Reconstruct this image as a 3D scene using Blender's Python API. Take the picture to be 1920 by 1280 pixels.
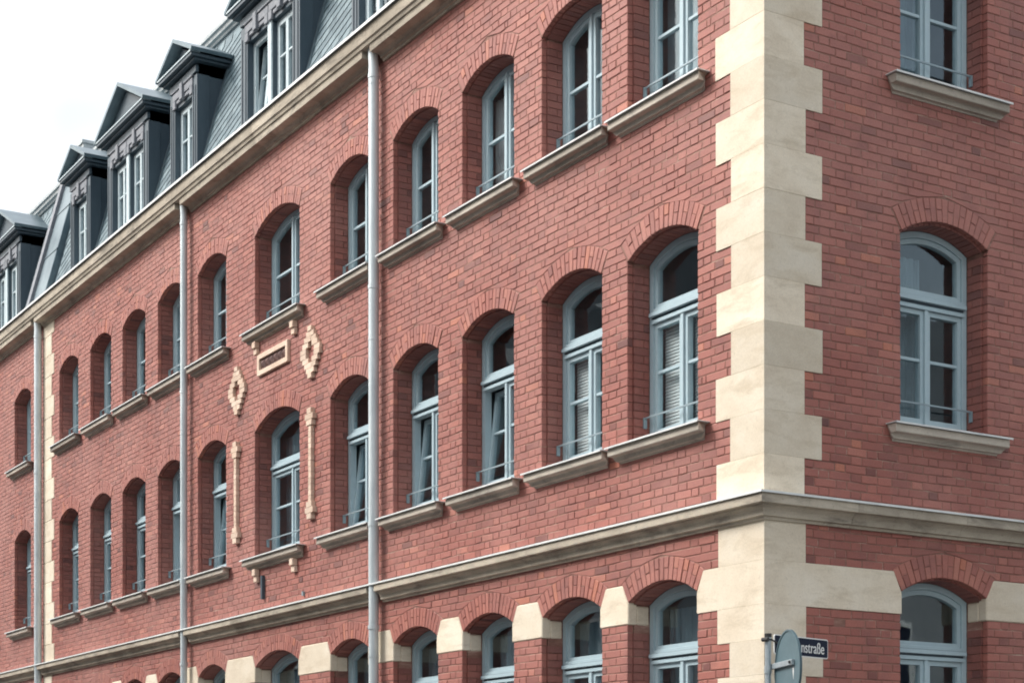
import bpy, bmesh, math, random
import numpy as np
from mathutils import Matrix, Vector
random.seed(7); rng = np.random.default_rng(7)
R = math.radians
scene = bpy.context.scene
for o in list(bpy.data.objects): bpy.data.objects.remove(o)

# ------------------------------------------------------------------ camera
CAMX, CAMY, CAMZ = 12.586, -10.336, 1.6
YAW = R(31.338)                                   # view axis against the long facade
cam_d = bpy.data.cameras.new('camera'); cam = bpy.data.objects.new('camera', cam_d)
scene.collection.objects.link(cam); scene.camera = cam
cam.location = (CAMX, CAMY, CAMZ)
cam.rotation_euler = (R(90), 0, math.atan2(math.cos(YAW), math.sin(YAW)))   # level, looking along (-cos, sin)
cam_d.sensor_width = 36; cam_d.lens = 3342/1920*36
cam_d.shift_y = (1520-640)/1920                   # rising-front picture: verticals stay vertical
cam_d.clip_end = 2000; cam_d.clip_start = .05

# ------------------------------------------------------------------ sky, sun, exposure
SUN_AZ = math.atan2(-.80, -.58)                   # direction towards the sun on the ground plane (x, y)
SUN_EL = R(42)
w = bpy.data.worlds.new('World'); scene.world = w; w.use_nodes = True
nt = w.node_tree; nt.nodes.clear()
def N(tree, kind, **kw):
    n = tree.nodes.new(kind)
    for k, v in kw.items(): setattr(n, k, v)
    return n
sky = N(nt, 'ShaderNodeTexSky', sky_type='NISHITA', sun_disc=False)
sky.sun_elevation = SUN_EL; sky.sun_rotation = math.pi/2 - SUN_AZ
sky.air_density = 1.5; sky.dust_density = 6; sky.ozone_density = 1
hsv = N(nt, 'ShaderNodeHueSaturation'); hsv.inputs['Saturation'].default_value = .55
tc = N(nt, 'ShaderNodeTexCoord')
cn = N(nt, 'ShaderNodeTexNoise'); cn.inputs['Scale'].default_value = 2.2; cn.inputs['Detail'].default_value = 5; cn.inputs['Roughness'].default_value = .55
cr = N(nt, 'ShaderNodeValToRGB'); cr.color_ramp.elements[0].position = .40; cr.color_ramp.elements[0].color = (.0, .0, .0, 1); cr.color_ramp.elements[1].position = .60; cr.color_ramp.elements[1].color = (.70, .70, .70, 1)
mx = N(nt, 'ShaderNodeMix', data_type='RGBA'); mx.inputs['B'].default_value = (7.5, 7.65, 7.7, 1)
bg = N(nt, 'ShaderNodeBackground'); bg.inputs['Strength'].default_value = .092
ow = N(nt, 'ShaderNodeOutputWorld')
nt.links.new(sky.outputs[0], hsv.inputs['Color']); nt.links.new(tc.outputs['Generated'], cn.inputs['Vector'])
nt.links.new(cn.outputs['Fac'], cr.inputs[0]); nt.links.new(cr.outputs[0], mx.inputs['Factor'])
nt.links.new(hsv.outputs[0], mx.inputs['A']); nt.links.new(mx.outputs['Result'], bg.inputs['Color']); nt.links.new(bg.outputs[0], ow.inputs[0])
sl = bpy.data.lights.new('sun', 'SUN'); so = bpy.data.objects.new('sun', sl); scene.collection.objects.link(so)
sl.energy = 1.15; sl.angle = R(22); sl.color = (1, .985, .965)
sd = Vector((math.cos(SUN_AZ)*math.cos(SUN_EL), math.sin(SUN_AZ)*math.cos(SUN_EL), math.sin(SUN_EL)))
so.rotation_euler = sd.to_track_quat('Z', 'Y').to_euler()
scene.view_settings.view_transform = 'Standard'; scene.view_settings.look = 'None'
scene.view_settings.exposure = 1.5; scene.view_settings.gamma = 1
scene.render.engine = 'CYCLES'
scene.cycles.max_bounces = 8; scene.cycles.filter_width = 1.9; scene.cycles.transparent_max_bounces = 12

# ------------------------------------------------------------------ helpers
COL = scene.collection
class MB:
    def __init__(s): s.v = []; s.f = []; s.t = []
    def add(s, vs, fs, tone=.5):
        b = len(s.v); s.v += [tuple(p) for p in vs]; s.f += [tuple(b+i for i in f) for f in fs]; s.t += [tone]*len(fs)
        return s
    def box(s, x0, x1, y0, y1, z0, z1, tone=.5):
        return s.add([(x0,y0,z0),(x1,y0,z0),(x1,y1,z0),(x0,y1,z0),(x0,y0,z1),(x1,y0,z1),(x1,y1,z1),(x0,y1,z1)],
                     [(0,3,2,1),(4,5,6,7),(0,1,5,4),(1,2,6,5),(2,3,7,6),(3,0,4,7)], tone)
    def prism(s, pts, w0, w1, tone=.5):
        """polygon (u,v), counter-clockwise, from depth w0 (back) to w1 (front)"""
        n = len(pts); vs = [(u,v,w0) for u,v in pts]+[(u,v,w1) for u,v in pts]
        return s.add(vs, [tuple(range(n-1,-1,-1)), tuple(range(n,2*n))]+[(i,(i+1)%n,n+(i+1)%n,n+i) for i in range(n)], tone)
    def ring(s, outer, inner, w0, w1, tone=.5, closed=True):
        n = len(outer); vs = []
        for w_ in (w0, w1):
            vs += [(u,v,w_) for u,v in outer]+[(u,v,w_) for u,v in inner]
        fs = []
        for i in range(n if closed else n-1):
            j = (i+1) % n
            fs += [(2*n+i,2*n+j,3*n+j,3*n+i), (j,i,n+i,n+j), (i,j,2*n+j,2*n+i), (n+j,n+i,3*n+i,3*n+j)]
        if not closed:
            fs += [(0,2*n,3*n,n), (n-1,2*n-1,4*n-1,3*n-1)]
        return s.add(vs, fs, tone)
    def tube(s, pts, r, seg=10, tone=.5, cap=True):
        pts = [Vector(p) for p in pts]; rings = []
        for i, p in enumerate(pts):
            d = (pts[min(i+1,len(pts)-1)]-pts[max(i-1,0)]).normalized()
            a = d.orthogonal().normalized() if i == 0 else (rings_a - d*rings_a.dot(d)).normalized()
            rings_a = a; b = d.cross(a)
            rings.append([p+a*(r*math.cos(t))+b*(r*math.sin(t)) for t in np.linspace(0, 2*math.pi, seg, endpoint=False)])
        vs = [q for g in rings for q in g]; fs = []
        for i in range(len(pts)-1):
            for k in range(seg):
                k2 = (k+1) % seg; fs.append((i*seg+k, i*seg+k2, (i+1)*seg+k2, (i+1)*seg+k))
        if cap: fs += [tuple(range(seg-1,-1,-1)), tuple((len(pts)-1)*seg+k for k in range(seg))]
        return s.add(vs, fs, tone)
    def mesh(s, name, mat, smooth=False):
        me = bpy.data.meshes.new(name); me.from_pydata(s.v, [], s.f)
        a = me.attributes.new('tone', 'FLOAT', 'FACE'); a.data.foreach_set('value', np.array(s.t, dtype=np.float32))
        if mat: me.materials.append(mat)
        if smooth: me.polygons.foreach_set('use_smooth', [True]*len(me.polygons))
        return me
    def obj(s, name, mat, parent=None, matrix=None, smooth=False, bevel=0, kind=None):
        me = s.mesh(name, mat, smooth)
        if bevel:
            bm = bmesh.new(); bm.from_mesh(me)
            bmesh.ops.bevel(bm, geom=list(bm.edges), offset=bevel, segments=1, affect='EDGES', clamp_overlap=True)
            bm.to_mesh(me); bm.free()
        return link(name, me, parent, matrix, kind)
def link(name, me, parent=None, matrix=None, kind=None):
    o = bpy.data.objects.new(name, me); COL.objects.link(o)
    if parent: o.parent = parent
    if matrix is not None: o.matrix_local = matrix
    if kind: o['kind'] = kind
    return o
def empty(name, loc=(0,0,0), parent=None):
    o = bpy.data.objects.new(name, None); COL.objects.link(o); o.location = loc; o.empty_display_size = .2
    if parent: o.parent = parent
    return o
def tag(o, label, cat, group=None, kind=None):
    o['label'] = label; o['category'] = cat
    if group: o['group'] = group
    if kind: o['kind'] = kind
    return o
# facade frames: local x = along the wall (to the right as seen from outside), y = up, z = out of the wall
MF = Matrix(((1,0,0,0),(0,0,-1,0),(0,1,0,0),(0,0,0,1)))        # long facade, plane y = 0, faces -y
MS = Matrix(((0,0,1,0),(1,0,0,0),(0,1,0,0),(0,0,0,1)))         # side facade, plane x = 0, faces +x
def T(x, y, z): return Matrix.Translation((x, y, z))

# ------------------------------------------------------------------ materials
def mat(name, base, rough=.7, metal=0, spec=.5, build=None):
    m = bpy.data.materials.new(name); m.use_nodes = True
    t = m.node_tree; b = t.nodes['Principled BSDF']
    b.inputs['Base Color'].default_value = (*base, 1); b.inputs['Roughness'].default_value = rough
    b.inputs['Metallic'].default_value = metal; b.inputs['Specular IOR Level'].default_value = spec
    if build: build(t, b)
    return m
def ramp(t, stops, fac):
    r = t.nodes.new('ShaderNodeValToRGB'); e = r.color_ramp.elements
    while len(e) < len(stops): e.new(.5)
    for el, (p, c) in zip(e, stops): el.position = p; el.color = (*c, 1) if len(c) == 3 else c
    t.links.new(fac, r.inputs[0]); return r.outputs[0]
def noise(t, scale, detail=4, rough=.6, vec=None, dist=0):
    n = t.nodes.new('ShaderNodeTexNoise'); n.inputs['Scale'].default_value = scale; n.inputs['Detail'].default_value = detail
    n.inputs['Roughness'].default_value = rough; n.inputs['Distortion'].default_value = dist
    if vec is not None: t.links.new(vec, n.inputs['Vector'])
    return n.outputs['Fac']
def pos(t, scale=None):
    g = t.nodes.new('ShaderNodeNewGeometry').outputs['Position']
    if scale:
        m = t.nodes.new('ShaderNodeMapping'); m.inputs['Scale'].default_value = scale; t.links.new(g, m.inputs['Vector']); return m.outputs[0]
    return g
def mixc(t, fac, a, b, mode='MIX'):
    m = t.nodes.new('ShaderNodeMix'); m.data_type = 'RGBA'; m.blend_type = mode
    for key, v in (('Factor', fac), ('A', a), ('B', b)):
        i = m.inputs[key] if key != 'Factor' else m.inputs[0]
        if key == 'A': i = m.inputs[6]
        if key == 'B': i = m.inputs[7]
        if hasattr(v, 'is_output'): t.links.new(v, i)
        elif isinstance(v, tuple): i.default_value = (*v, 1)
        else: i.default_value = v
    return m.outputs[2]
def bump(t, b, h, strength=.3, dist=.01):
    n = t.nodes.new('ShaderNodeBump'); n.inputs['Strength'].default_value = strength; n.inputs['Distance'].default_value = dist
    t.links.new(h, n.inputs['Height']); t.links.new(n.outputs[0], b.inputs['Normal'])
def tone(t):
    a = t.nodes.new('ShaderNodeAttribute'); a.attribute_name = 'tone'; return a.outputs['Fac']

def b_brick(t, b):
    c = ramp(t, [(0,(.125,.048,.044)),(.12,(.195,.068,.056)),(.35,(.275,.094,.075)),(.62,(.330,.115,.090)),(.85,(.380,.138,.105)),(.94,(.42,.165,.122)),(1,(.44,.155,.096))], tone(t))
    g = pos(t)
    big = noise(t, .45, 3, .6, g)
    c = mixc(t, ramp(t, [(.38,(0,0,0)),(.66,(.5,.5,.5))], big), c, (.415,.205,.175))          # pale bloom
    mid = noise(t, 2.1, 5, .65, pos(t, (1,1,2.2)))
    c = mixc(t, ramp(t, [(.30,(.42,.42,.42)),(.48,(0,0,0))], mid), c, (.17,.072,.068))           # soot
    strk = noise(t, 1.0, 6, .68, pos(t, (2.6,2.6,.45)))
    c = mixc(t, ramp(t, [(.54,(0,0,0)),(.72,(.5,.5,.5))], strk), c, (.20,.092,.085))               # rain streaks
    fine = noise(t, 60, 4, .7, g)
    c = mixc(t, .55, c, ramp(t, [(.3,(.74,.72,.72)),(.7,(1.22,1.2,1.18))], fine), 'MULTIPLY')
    t.links.new(c, b.inputs['Base Color']); bump(t, b, noise(t, 130, 4, .7, g), .35, .004)
    b.inputs['Roughness'].default_value = .64; b.inputs['Specular IOR Level'].default_value = .42
M_brick = mat('brick', (.3,.1,.08), build=b_brick)
def b_mortar(t, b):
    g = pos(t); f = noise(t, 2.4, 7, .72, pos(t, (1,1,3.5)))
    c = ramp(t, [(.32,(.14,.072,.060)),(.46,(.23,.115,.088)),(.56,(.29,.16,.125)),(.68,(.44,.31,.25))], f)
    t.links.new(c, b.inputs['Base Color']); bump(t, b, noise(t, 90, 3, .6, g), .4, .004)
M_mortar = mat('mortar', (.2,.15,.13), .9, build=b_mortar)
def stone_builder(c0, c1, c2, dirt, amount):
    def f(t, b):
        g = pos(t)
        n1 = noise(t, 1.6, 6, .62, pos(t, (1,1,1.6)), .3)
        c = ramp(t, [(.28,c0),(.5,c1),(.72,c2)], n1)
        tn = ramp(t, [(0,(.84,.83,.81)),(1,(1.10,1.09,1.07))], tone(t)); c = mixc(t, 1., c, tn, 'MULTIPLY')
        band = noise(t, 2.2, 7, .7, pos(t, (.8,.8,3)), .5)
        c = mixc(t, ramp(t, [(.50,(0,0,0)),(.70,(amount,)*3)], band), c, dirt)
        sp = noise(t, 26, 5, .75, g)
        c = mixc(t, ramp(t, [(.60,(0,0,0)),(.74,(amount*.9,)*3)], sp), c, tuple(v*.75 for v in dirt))
        c = mixc(t, .5, c, ramp(t, [(.3,(.78,.78,.77)),(.7,(1.15,1.15,1.15))], noise(t, 70, 5, .75, g)), 'MULTIPLY')
        t.links.new(c, b.inputs['Base Color'])
        bump(t, b, noise(t, 45, 6, .7, g), .35, .006)
        b.inputs['Roughness'].default_value = .85; b.inputs['Specular IOR Level'].default_value = .25
    return f
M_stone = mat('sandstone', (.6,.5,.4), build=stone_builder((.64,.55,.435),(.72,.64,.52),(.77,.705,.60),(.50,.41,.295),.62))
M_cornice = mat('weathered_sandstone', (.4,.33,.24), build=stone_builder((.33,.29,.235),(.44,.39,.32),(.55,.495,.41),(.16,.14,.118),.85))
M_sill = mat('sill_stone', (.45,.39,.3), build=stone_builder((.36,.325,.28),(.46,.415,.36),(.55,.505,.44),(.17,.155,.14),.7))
M_cream = mat('cream_brick', (.6,.42,.3), build=stone_builder((.60,.45,.35),(.68,.53,.425),(.73,.60,.50),(.44,.31,.235),.4))
def b_frame(t, b):
    g = pos(t); c = mixc(t, ramp(t, [(.35,(0,0,0)),(.7,(.5,.5,.5))], noise(t, 9, 5, .7, g)), (.37,.485,.53), (.44,.55,.585))
    t.links.new(c, b.inputs['Base Color']); bump(t, b, noise(t, 70, 3, .6, pos(t, (1,1,.15))), .15, .003)
M_frame = mat('blue_grey_paint', (.27,.37,.42), .5, spec=.4, build=b_frame)
def b_glass(t, b):
    out = t.nodes['Material Output']; t.nodes.remove(b)
    tr = t.nodes.new('ShaderNodeBsdfTransparent'); tr.inputs[0].default_value = (.93,.96,.97,1)
    gl = t.nodes.new('ShaderNodeBsdfGlossy'); gl.inputs['Roughness'].default_value = .015; gl.inputs[0].default_value = (.86,.96,1,1)
    lw = t.nodes.new('ShaderNodeLayerWeight'); lw.inputs['Blend'].default_value = .5
    pw = t.nodes.new('ShaderNodeMath'); pw.operation = 'POWER'; pw.inputs[1].default_value = 5; t.links.new(lw.outputs['Facing'], pw.inputs[0])
    fr = t.nodes.new('ShaderNodeMath'); fr.operation = 'MULTIPLY_ADD'; fr.inputs[1].default_value = .93; fr.inputs[2].default_value = .065; t.links.new(pw.outputs[0], fr.inputs[0])
    n = t.nodes.new('ShaderNodeBump'); n.inputs['Strength'].default_value = .035; n.inputs['Distance'].default_value = .02
    t.links.new(noise(t, 3.0, 2, .5, pos(t)), n.inputs['Height']); t.links.new(n.outputs[0], gl.inputs['Normal'])
    mx_ = t.nodes.new('ShaderNodeMixShader'); t.links.new(fr.outputs[0], mx_.inputs[0]); t.links.new(tr.outputs[0], mx_.inputs[1]); t.links.new(gl.outputs[0], mx_.inputs[2])
    t.links.new(mx_.outputs[0], out.inputs['Surface'])
M_glass = mat('window_glass', (.1,.1,.1), build=b_glass)
def b_zinc(t, b):
    g = pos(t); c = ramp(t, [(.3,(.46,.52,.54)),(.6,(.58,.64,.655)),(.8,(.68,.73,.735))], noise(t, 5, 5, .65, pos(t, (1,1,.4))))
    t.links.new(c, b.inputs['Base Color'])
M_zinc = mat('zinc_sheet', (.55,.6,.6), .55, .35, build=b_zinc)
M_lead = mat('painted_flashing', (.7,.72,.71), .6, 0, build=lambda t, b: t.links.new(ramp(t, [(.3,(.58,.60,.60)),(.7,(.76,.77,.75))], noise(t, 4, 5, .7, pos(t))), b.inputs['Base Color']))
def b_slate(t, b):
    g = pos(t); c = ramp(t, [(0,(.070,.112,.135)),(.5,(.112,.165,.190)),(1,(.168,.230,.255))], tone(t))
    c = mixc(t, .6, c, ramp(t, [(.3,(.7,.7,.7)),(.7,(1.25,1.25,1.25))], noise(t, 14, 5, .7, g)), 'MULTIPLY')
    t.links.new(c, b.inputs['Base Color']); bump(t, b, noise(t, 40, 4, .6, g), .25, .004)
M_slate = mat('slate', (.07,.10,.12), .6, spec=.35, build=b_slate)
def b_dark(t, b):
    g = pos(t); c = ramp(t, [(.3,(.036,.058,.078)),(.7,(.056,.084,.106))], noise(t, 4, 5, .7, pos(t, (1,1,.3))))
    t.links.new(c, b.inputs['Base Color'])
M_dark = mat('anthracite_paint', (.04,.05,.06), .5, build=b_dark)
M_trim = mat('pale_grey_paint', (.42,.46,.47), .6, build=lambda t, b: t.links.new(ramp(t, [(.3,(.33,.37,.39)),(.7,(.52,.55,.55))], noise(t, 12, 5, .7, pos(t))), b.inputs['Base Color']))
M_metal = mat('sheet_metal_roof', (.17,.23,.26), .4, .35, build=lambda t, b: t.links.new(ramp(t, [(.3,(.085,.125,.152)),(.7,(.16,.215,.24))], noise(t, 3, 5, .65, pos(t))), b.inputs['Base Color']))
M_iron = mat('rail_iron', (.25,.32,.35), .45, .2)
M_sash = mat('white_sash_paint', (.55,.62,.64), .5, build=lambda t, b: t.links.new(ramp(t, [(.3,(.38,.47,.505)),(.7,(.51,.59,.615))], noise(t, 12, 5, .7, pos(t))), b.inputs['Base Color']))
M_hood = mat('weathered_grey_wood', (.2,.21,.24), .7, build=lambda t, b: t.links.new(ramp(t, [(.3,(.13,.145,.17)),(.7,(.24,.25,.275))], noise(t, 12, 5, .7, pos(t))), b.inputs['Base Color']))
M_room = mat('room_plaster', (.22,.22,.21), .95, build=lambda t, b: t.links.new(ramp(t, [(.3,(.17,.20,.215)),(.7,(.26,.29,.305))], noise(t, 1.2, 3, .6, pos(t))), b.inputs['Base Color']))
M_blind = mat('blind_fabric', (.82,.83,.80), .8)
M_curtain = mat('curtain_fabric', (.55,.57,.56), .9, build=lambda t, b: t.links.new(ramp(t, [(.3,(.46,.48,.48)),(.7,(.62,.63,.62))], noise(t, 6, 4, .6, pos(t, (1,1,.2)))), b.inputs['Base Color']))

# ------------------------------------------------------------------ ground
def b_asph(t, b):
    g = pos(t); c = ramp(t, [(.3,(.040,.040,.042)),(.7,(.065,.064,.063))], noise(t, 1.5, 8, .7, g)); t.links.new(c, b.inputs['Base Color']); bump(t, b, noise(t, 120, 3, .6, g), .5, .006)
M_asph = mat('asphalt', (.05,.05,.05), .9, build=b_asph)
def b_pave(t, b):
    br = t.nodes.new('ShaderNodeTexBrick'); br.offset = .5; br.inputs['Scale'].default_value = 1; br.inputs['Brick Width'].default_value = .5; br.inputs['Row Height'].default_value = .35; br.inputs['Mortar Size'].default_value = .008
    br.inputs['Color1'].default_value = (.26,.25,.235,1); br.inputs['Color2'].default_value = (.21,.205,.195,1); br.inputs['Mortar'].default_value = (.09,.085,.08,1)
    t.links.new(pos(t), br.inputs['Vector']); t.links.new(br.outputs[0], b.inputs['Base Color'])
M_pave = mat('pavement_slabs', (.24,.23,.22), .85, build=b_pave)
M_kerb = mat('kerb_granite', (.3,.29,.28), .8)
MB().add([(-400,-400,0),(400,-400,0),(400,400,0),(-400,400,0)], [(0,1,2,3)]).obj('road', M_asph, kind='structure')
MB().box(-60,2.6,-2.6,40,-.2,.12).obj('pavement', M_pave, kind='structure')
kb = MB(); kb.box(-60,2.75,-2.75,-2.603,-.2,.125); kb.box(2.603,2.75,-2.60,40,-.2,.125); kb.obj('kerb', M_kerb, kind='structure')
MB().box(-70,9,-27,-12.4,-.2,.12).obj('pavement', M_pave, kind='structure')
MB().box(15.2,40,-4,45,-.2,.12).obj('pavement', M_pave, kind='structure')

# ------------------------------------------------------------------ the brick building
B = empty('brick_building')
tag(B, 'long red brick corner building with pale sandstone quoins, arched windows and slate mansard dormers', 'building')
XL = -31.0; YR = 8.0; ZT = 11.07; ZPL = .60
HW, RISE = .555, .16
# storeys: key -> (sill top, spring)
FL = {1: (1.92, 3.68), 2: (5.27, 7.12), 3: (8.57, 9.98)}
FRONT = [(-1.57,HW),(-3.19,HW),(-4.93,HW),(-6.67,HW),(-8.49,HW),(-10.835,.755),(-13.29,HW),(-15.08,HW),(-16.84,HW),(-18.60,HW),(-20.46,HW),(-23.50,HW),(-26.75,HW)]
SIDE = [(2.245,HW),(5.35,HW)]
PIPES = [(-7.58,.066),(-14.20,.056),(-22.08,.072)]
PILX = (-22.02,-21.36)       # quoin strip on the long facade: left edge, long right edge
RING = .25
def circ(hw, o=0.):
    r = RISE*(hw/HW)**.6; rad = (hw*hw+r*r)/(2*r); return rad+o, r-rad      # radius, centre height relative to the spring
def open_half(z, hw, sill, spring, o=0.):
    if z < sill: return 0
    if z < spring: return hw+o
    rad, zc = circ(hw, o); d = z-(spring+zc)
    return math.sqrt(rad*rad-d*d) if d < rad else 0
def ring_half(z, hw, sill, spring):
    if z < sill: return 0
    if z <= spring: return hw+.02
    rad, zc = circ(hw); th = math.asin(hw/rad); ro = rad+RING
    ue, ze = ro*math.sin(th), spring+zc+ro*math.cos(th)
    if z < ze: return hw+.02+(ue-hw)*(z-spring)/(ze-spring)
    d = z-(spring+zc)
    return math.sqrt(ro*ro-d*d)+.012 if d < ro else 0
# quoin stones: z bands with (left length, right length)
QU = []
z = 4.84; k = 0
QU.append((4.46, 4.84, .695, .475))
while z < 11.0:
    z1 = min(z+.40, 11.09); QU.append((z, z1, *( (.482,.685) if k % 2 == 0 else (.700,.472)))); z = z1; k += 1
QU += [(3.88,4.27,.675,.490),(3.48,3.88,.993,1.672),(3.16,3.48,.675,.490),(2.84,3.16,.50,.690)]
z = 2.84; k = 0
while z > .62:
    z1 = max(z-.36, .60); QU.append((z1, z, *((.675,.490) if k % 2 == 0 else (.50,.690)))); z = z1; k += 1
QU = [(a, b, c+(random.uniform(-.012,.010) if c < .9 else 0), d+(random.uniform(-.012,.010) if d < .9 else 0)) for a, b, c, d in QU]
def quoin_len(z, side):
    for q in QU:
        if q[0] <= z < q[1]: return q[2+side]
    return .6
PILB = []                    # pilaster stones on the long facade
z = 4.46; k = 0
while z < 11.0:
    z1 = min(z+(.38 if k == 0 else .40), 11.09); PILB.append((z, z1, k % 2 == 0)); z = z1; k += 1
z = 4.24; k = 1
while z > .62:
    z1 = max(z-.38, .60); PILB.append((z1, z, k % 2 == 0)); z = z1; k += 1

# ---- springer stones of the ground floor (between neighbouring openings)
def springers(wins, lo, hi):
    ws = sorted(wins); out = []
    for (a, ha), (b_, hb) in zip(ws[:-1], ws[1:]): out.append((a+ha, b_-hb))
    return out
SPR_F = [s for s in springers(FRONT, XL, 0) if not (s[0] < -22 < s[1])]
SPR_F = [s if s[1]-s[0] < .95 else s for s in SPR_F]
SPR_S = [(2.80, 3.75), (4.10, 4.795)]
spr_list = {0: [], 1: []}
for s in SPR_F:
    if s[0] < -20.5: continue
    pz = [p for p, r in PIPES if s[0] < p < s[1]]
    spr_list[0].append(s)
spr_list[0] += [(-21.36, -21.015), (-22.95, -22.30)]
spr_list[1] = SPR_S

def row_blocks(side, z0, z1):
    """stone and window obstacles of one brick course: (lo bottom, hi bottom, lo top, hi top)"""
    zm = (z0+z1)/2; obs = []
    if side == 0:
        L_ = quoin_len(zm, 0); obs.append((-L_, 9, -L_, 9))
        for a, b_, lng in PILB:
            if a <= zm < b_: hi = PILX[1] if lng else PILX[1]-.15; obs.append((PILX[0], hi, PILX[0], hi))
        if not any(a <= zm < b_ for a, b_, l in PILB): obs.append((PILX[0], PILX[1], PILX[0], PILX[1]))
    else:
        L_ = quoin_len(zm, 1); obs.append((-9, L_, -9, L_))
    for a, b_ in spr_list[side]:
        if 3.48 <= zm < 3.88: obs.append((a, b_, a, b_))
    for c, hw in (FRONT if side == 0 else SIDE):
        for fl, (sill, spring) in FL.items():
            hb, ht = ring_half(z0+.004, hw, sill-.02, spring), ring_half(z1, hw, sill-.02, spring)
            if hb > 0 and zm > sill: obs.append((c-hb, c+hb, c-ht, c+ht))
    return sorted(obs, key=lambda o: o[0]+o[2])
def free(side, z0, z1):
    lo, hi = (XL, 0) if side == 0 else (0, YR)
    out = []; cb, ct = lo, lo
    for a, b_, at, bt in row_blocks(side, z0, z1):
        if a > cb+.02 or at > ct+.02: out.append((cb, ct, min(a,hi), min(at,hi)))
        cb, ct = max(cb, b_), max(ct, bt)
    if cb < hi-.02: out.append((cb, ct, hi, hi))
    return [o for o in out if o[2]-o[0] > .02 or o[3]-o[1] > .02]

bricks = {0: [], 1: []}      # (ub0, ub1, ut0, ut1, z0, z1, depth, front, tone)
JT = .0092
def put_row(side, k):
    z0 = .04+.08*k; z1 = z0+.08
    if z1 > ZT+.03 or z0 < ZPL-.05: return
    shift = (0 if k % 2 == 0 else .195)+random.uniform(-.012,.012)
    for (lb, lt, rb, rt) in free(side, z0, z1):
        L_, R_ = max(lb, lt), min(rb, rt)
        p = math.floor((L_-shift)/.39)*.39+shift; js = []
        while p < R_+.4:
            for q in (p, p+.26):
                q += random.uniform(-.009,.009)
                if random.random() < .04: q += random.choice((-.065,.065))
                if L_+.055 < q < R_-.055: js.append(q)
            p += .39
        js = sorted(js); es = [(lb, lt)]+[(j, j) for j in js]+[(rb, rt)]
        for (a, at), (b_, bt) in zip(es[:-1], es[1:]):
            g = JT/2
            r = random.random()
            tn = min(1, max(0, random.gauss(.55,.125)))
            if r < .03: tn = random.uniform(0,.16)
            elif r < .06: tn = random.uniform(.92,1)
            um, zm_ = (a+b_)/2, (z0+z1)/2
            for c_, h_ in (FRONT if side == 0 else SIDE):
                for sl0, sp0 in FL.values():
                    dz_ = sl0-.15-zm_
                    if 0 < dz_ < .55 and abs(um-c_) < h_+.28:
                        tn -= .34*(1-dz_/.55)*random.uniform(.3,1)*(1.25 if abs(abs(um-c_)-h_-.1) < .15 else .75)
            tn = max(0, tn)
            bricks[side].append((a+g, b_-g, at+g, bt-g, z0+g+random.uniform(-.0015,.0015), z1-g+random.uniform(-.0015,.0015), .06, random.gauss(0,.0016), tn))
for k in range(6, 140): put_row(0, k); put_row(1, k)

def brick_geo(br, org=(0,0,0)):
    a, b_, at, bt, z0, z1, dep, wf, tn = br; ch = .0055
    ox, oy, oz = org; j = lambda: random.uniform(-.0024,.0024)
    q = [(a+j(),z0+j()),(b_+j(),z0+j()),(bt+j(),z1+j()),(at+j(),z1+j())]
    cu, cv = sum(p[0] for p in q)/4, sum(p[1] for p in q)/4
    ins = [(u+math.copysign(min(ch,abs(cu-u)*.4),cu-u), v+math.copysign(ch,cv-v)) for u, v in q]
    wv = lambda u, v: .0032*math.sin(u*1.3+v*.8)+.0022*math.sin(u*3.1-v*1.7+2)+.0012*math.sin(u*7.7+v*2.9)
    q = [(u,v+wv(u,v)) for u, v in q]; ins = [(u,v+wv(u,v)) for u, v in ins]
    vs = [(u-ox,v-oy,-dep-oz) for u,v in q]+[(u-ox,v-oy,wf-ch-oz) for u,v in q]+[(u-ox,v-oy,wf-oz) for u,v in ins]
    return vs
BF = [(0,1,5,4),(1,2,6,5),(2,3,7,6),(3,0,4,7),(4,5,9,8),(5,6,10,9),(6,7,11,10),(7,4,8,11),(8,9,10,11)]

# which bricks show largest in the photograph
def project(P):
    d = Vector(P)-Vector((CAMX,CAMY,CAMZ)); F_ = Vector((-math.cos(YAW), math.sin(YAW), 0)); R_ = Vector((math.sin(YAW), math.cos(YAW), 0))
    dz = d.dot(F_); return 960+3342*d.dot(R_)/dz, 1520-3342*d.z/dz, 3342/dz
cand = []
for s in (0, 1):
    for i, br in enumerate(bricks[s]):
        cu, cz = (br[0]+br[1])/2, (br[4]+br[5])/2
        P = (cu,0,cz) if s == 0 else (0,cu,cz)
        px, py, sc = project(P)
        if 8 < px < 1912 and 8 < py < 1272 and br[1]-br[0] > .10:
            d = Vector((CAMX,CAMY,CAMZ))-Vector(P); cs = (-d.y if s == 0 else d.x)/d.length
            cand.append(((br[1]-br[0])*.07*sc*sc*cs, s, i))
cand.sort(reverse=True)
single = {(s, i) for a, s, i in cand[:300]}

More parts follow.
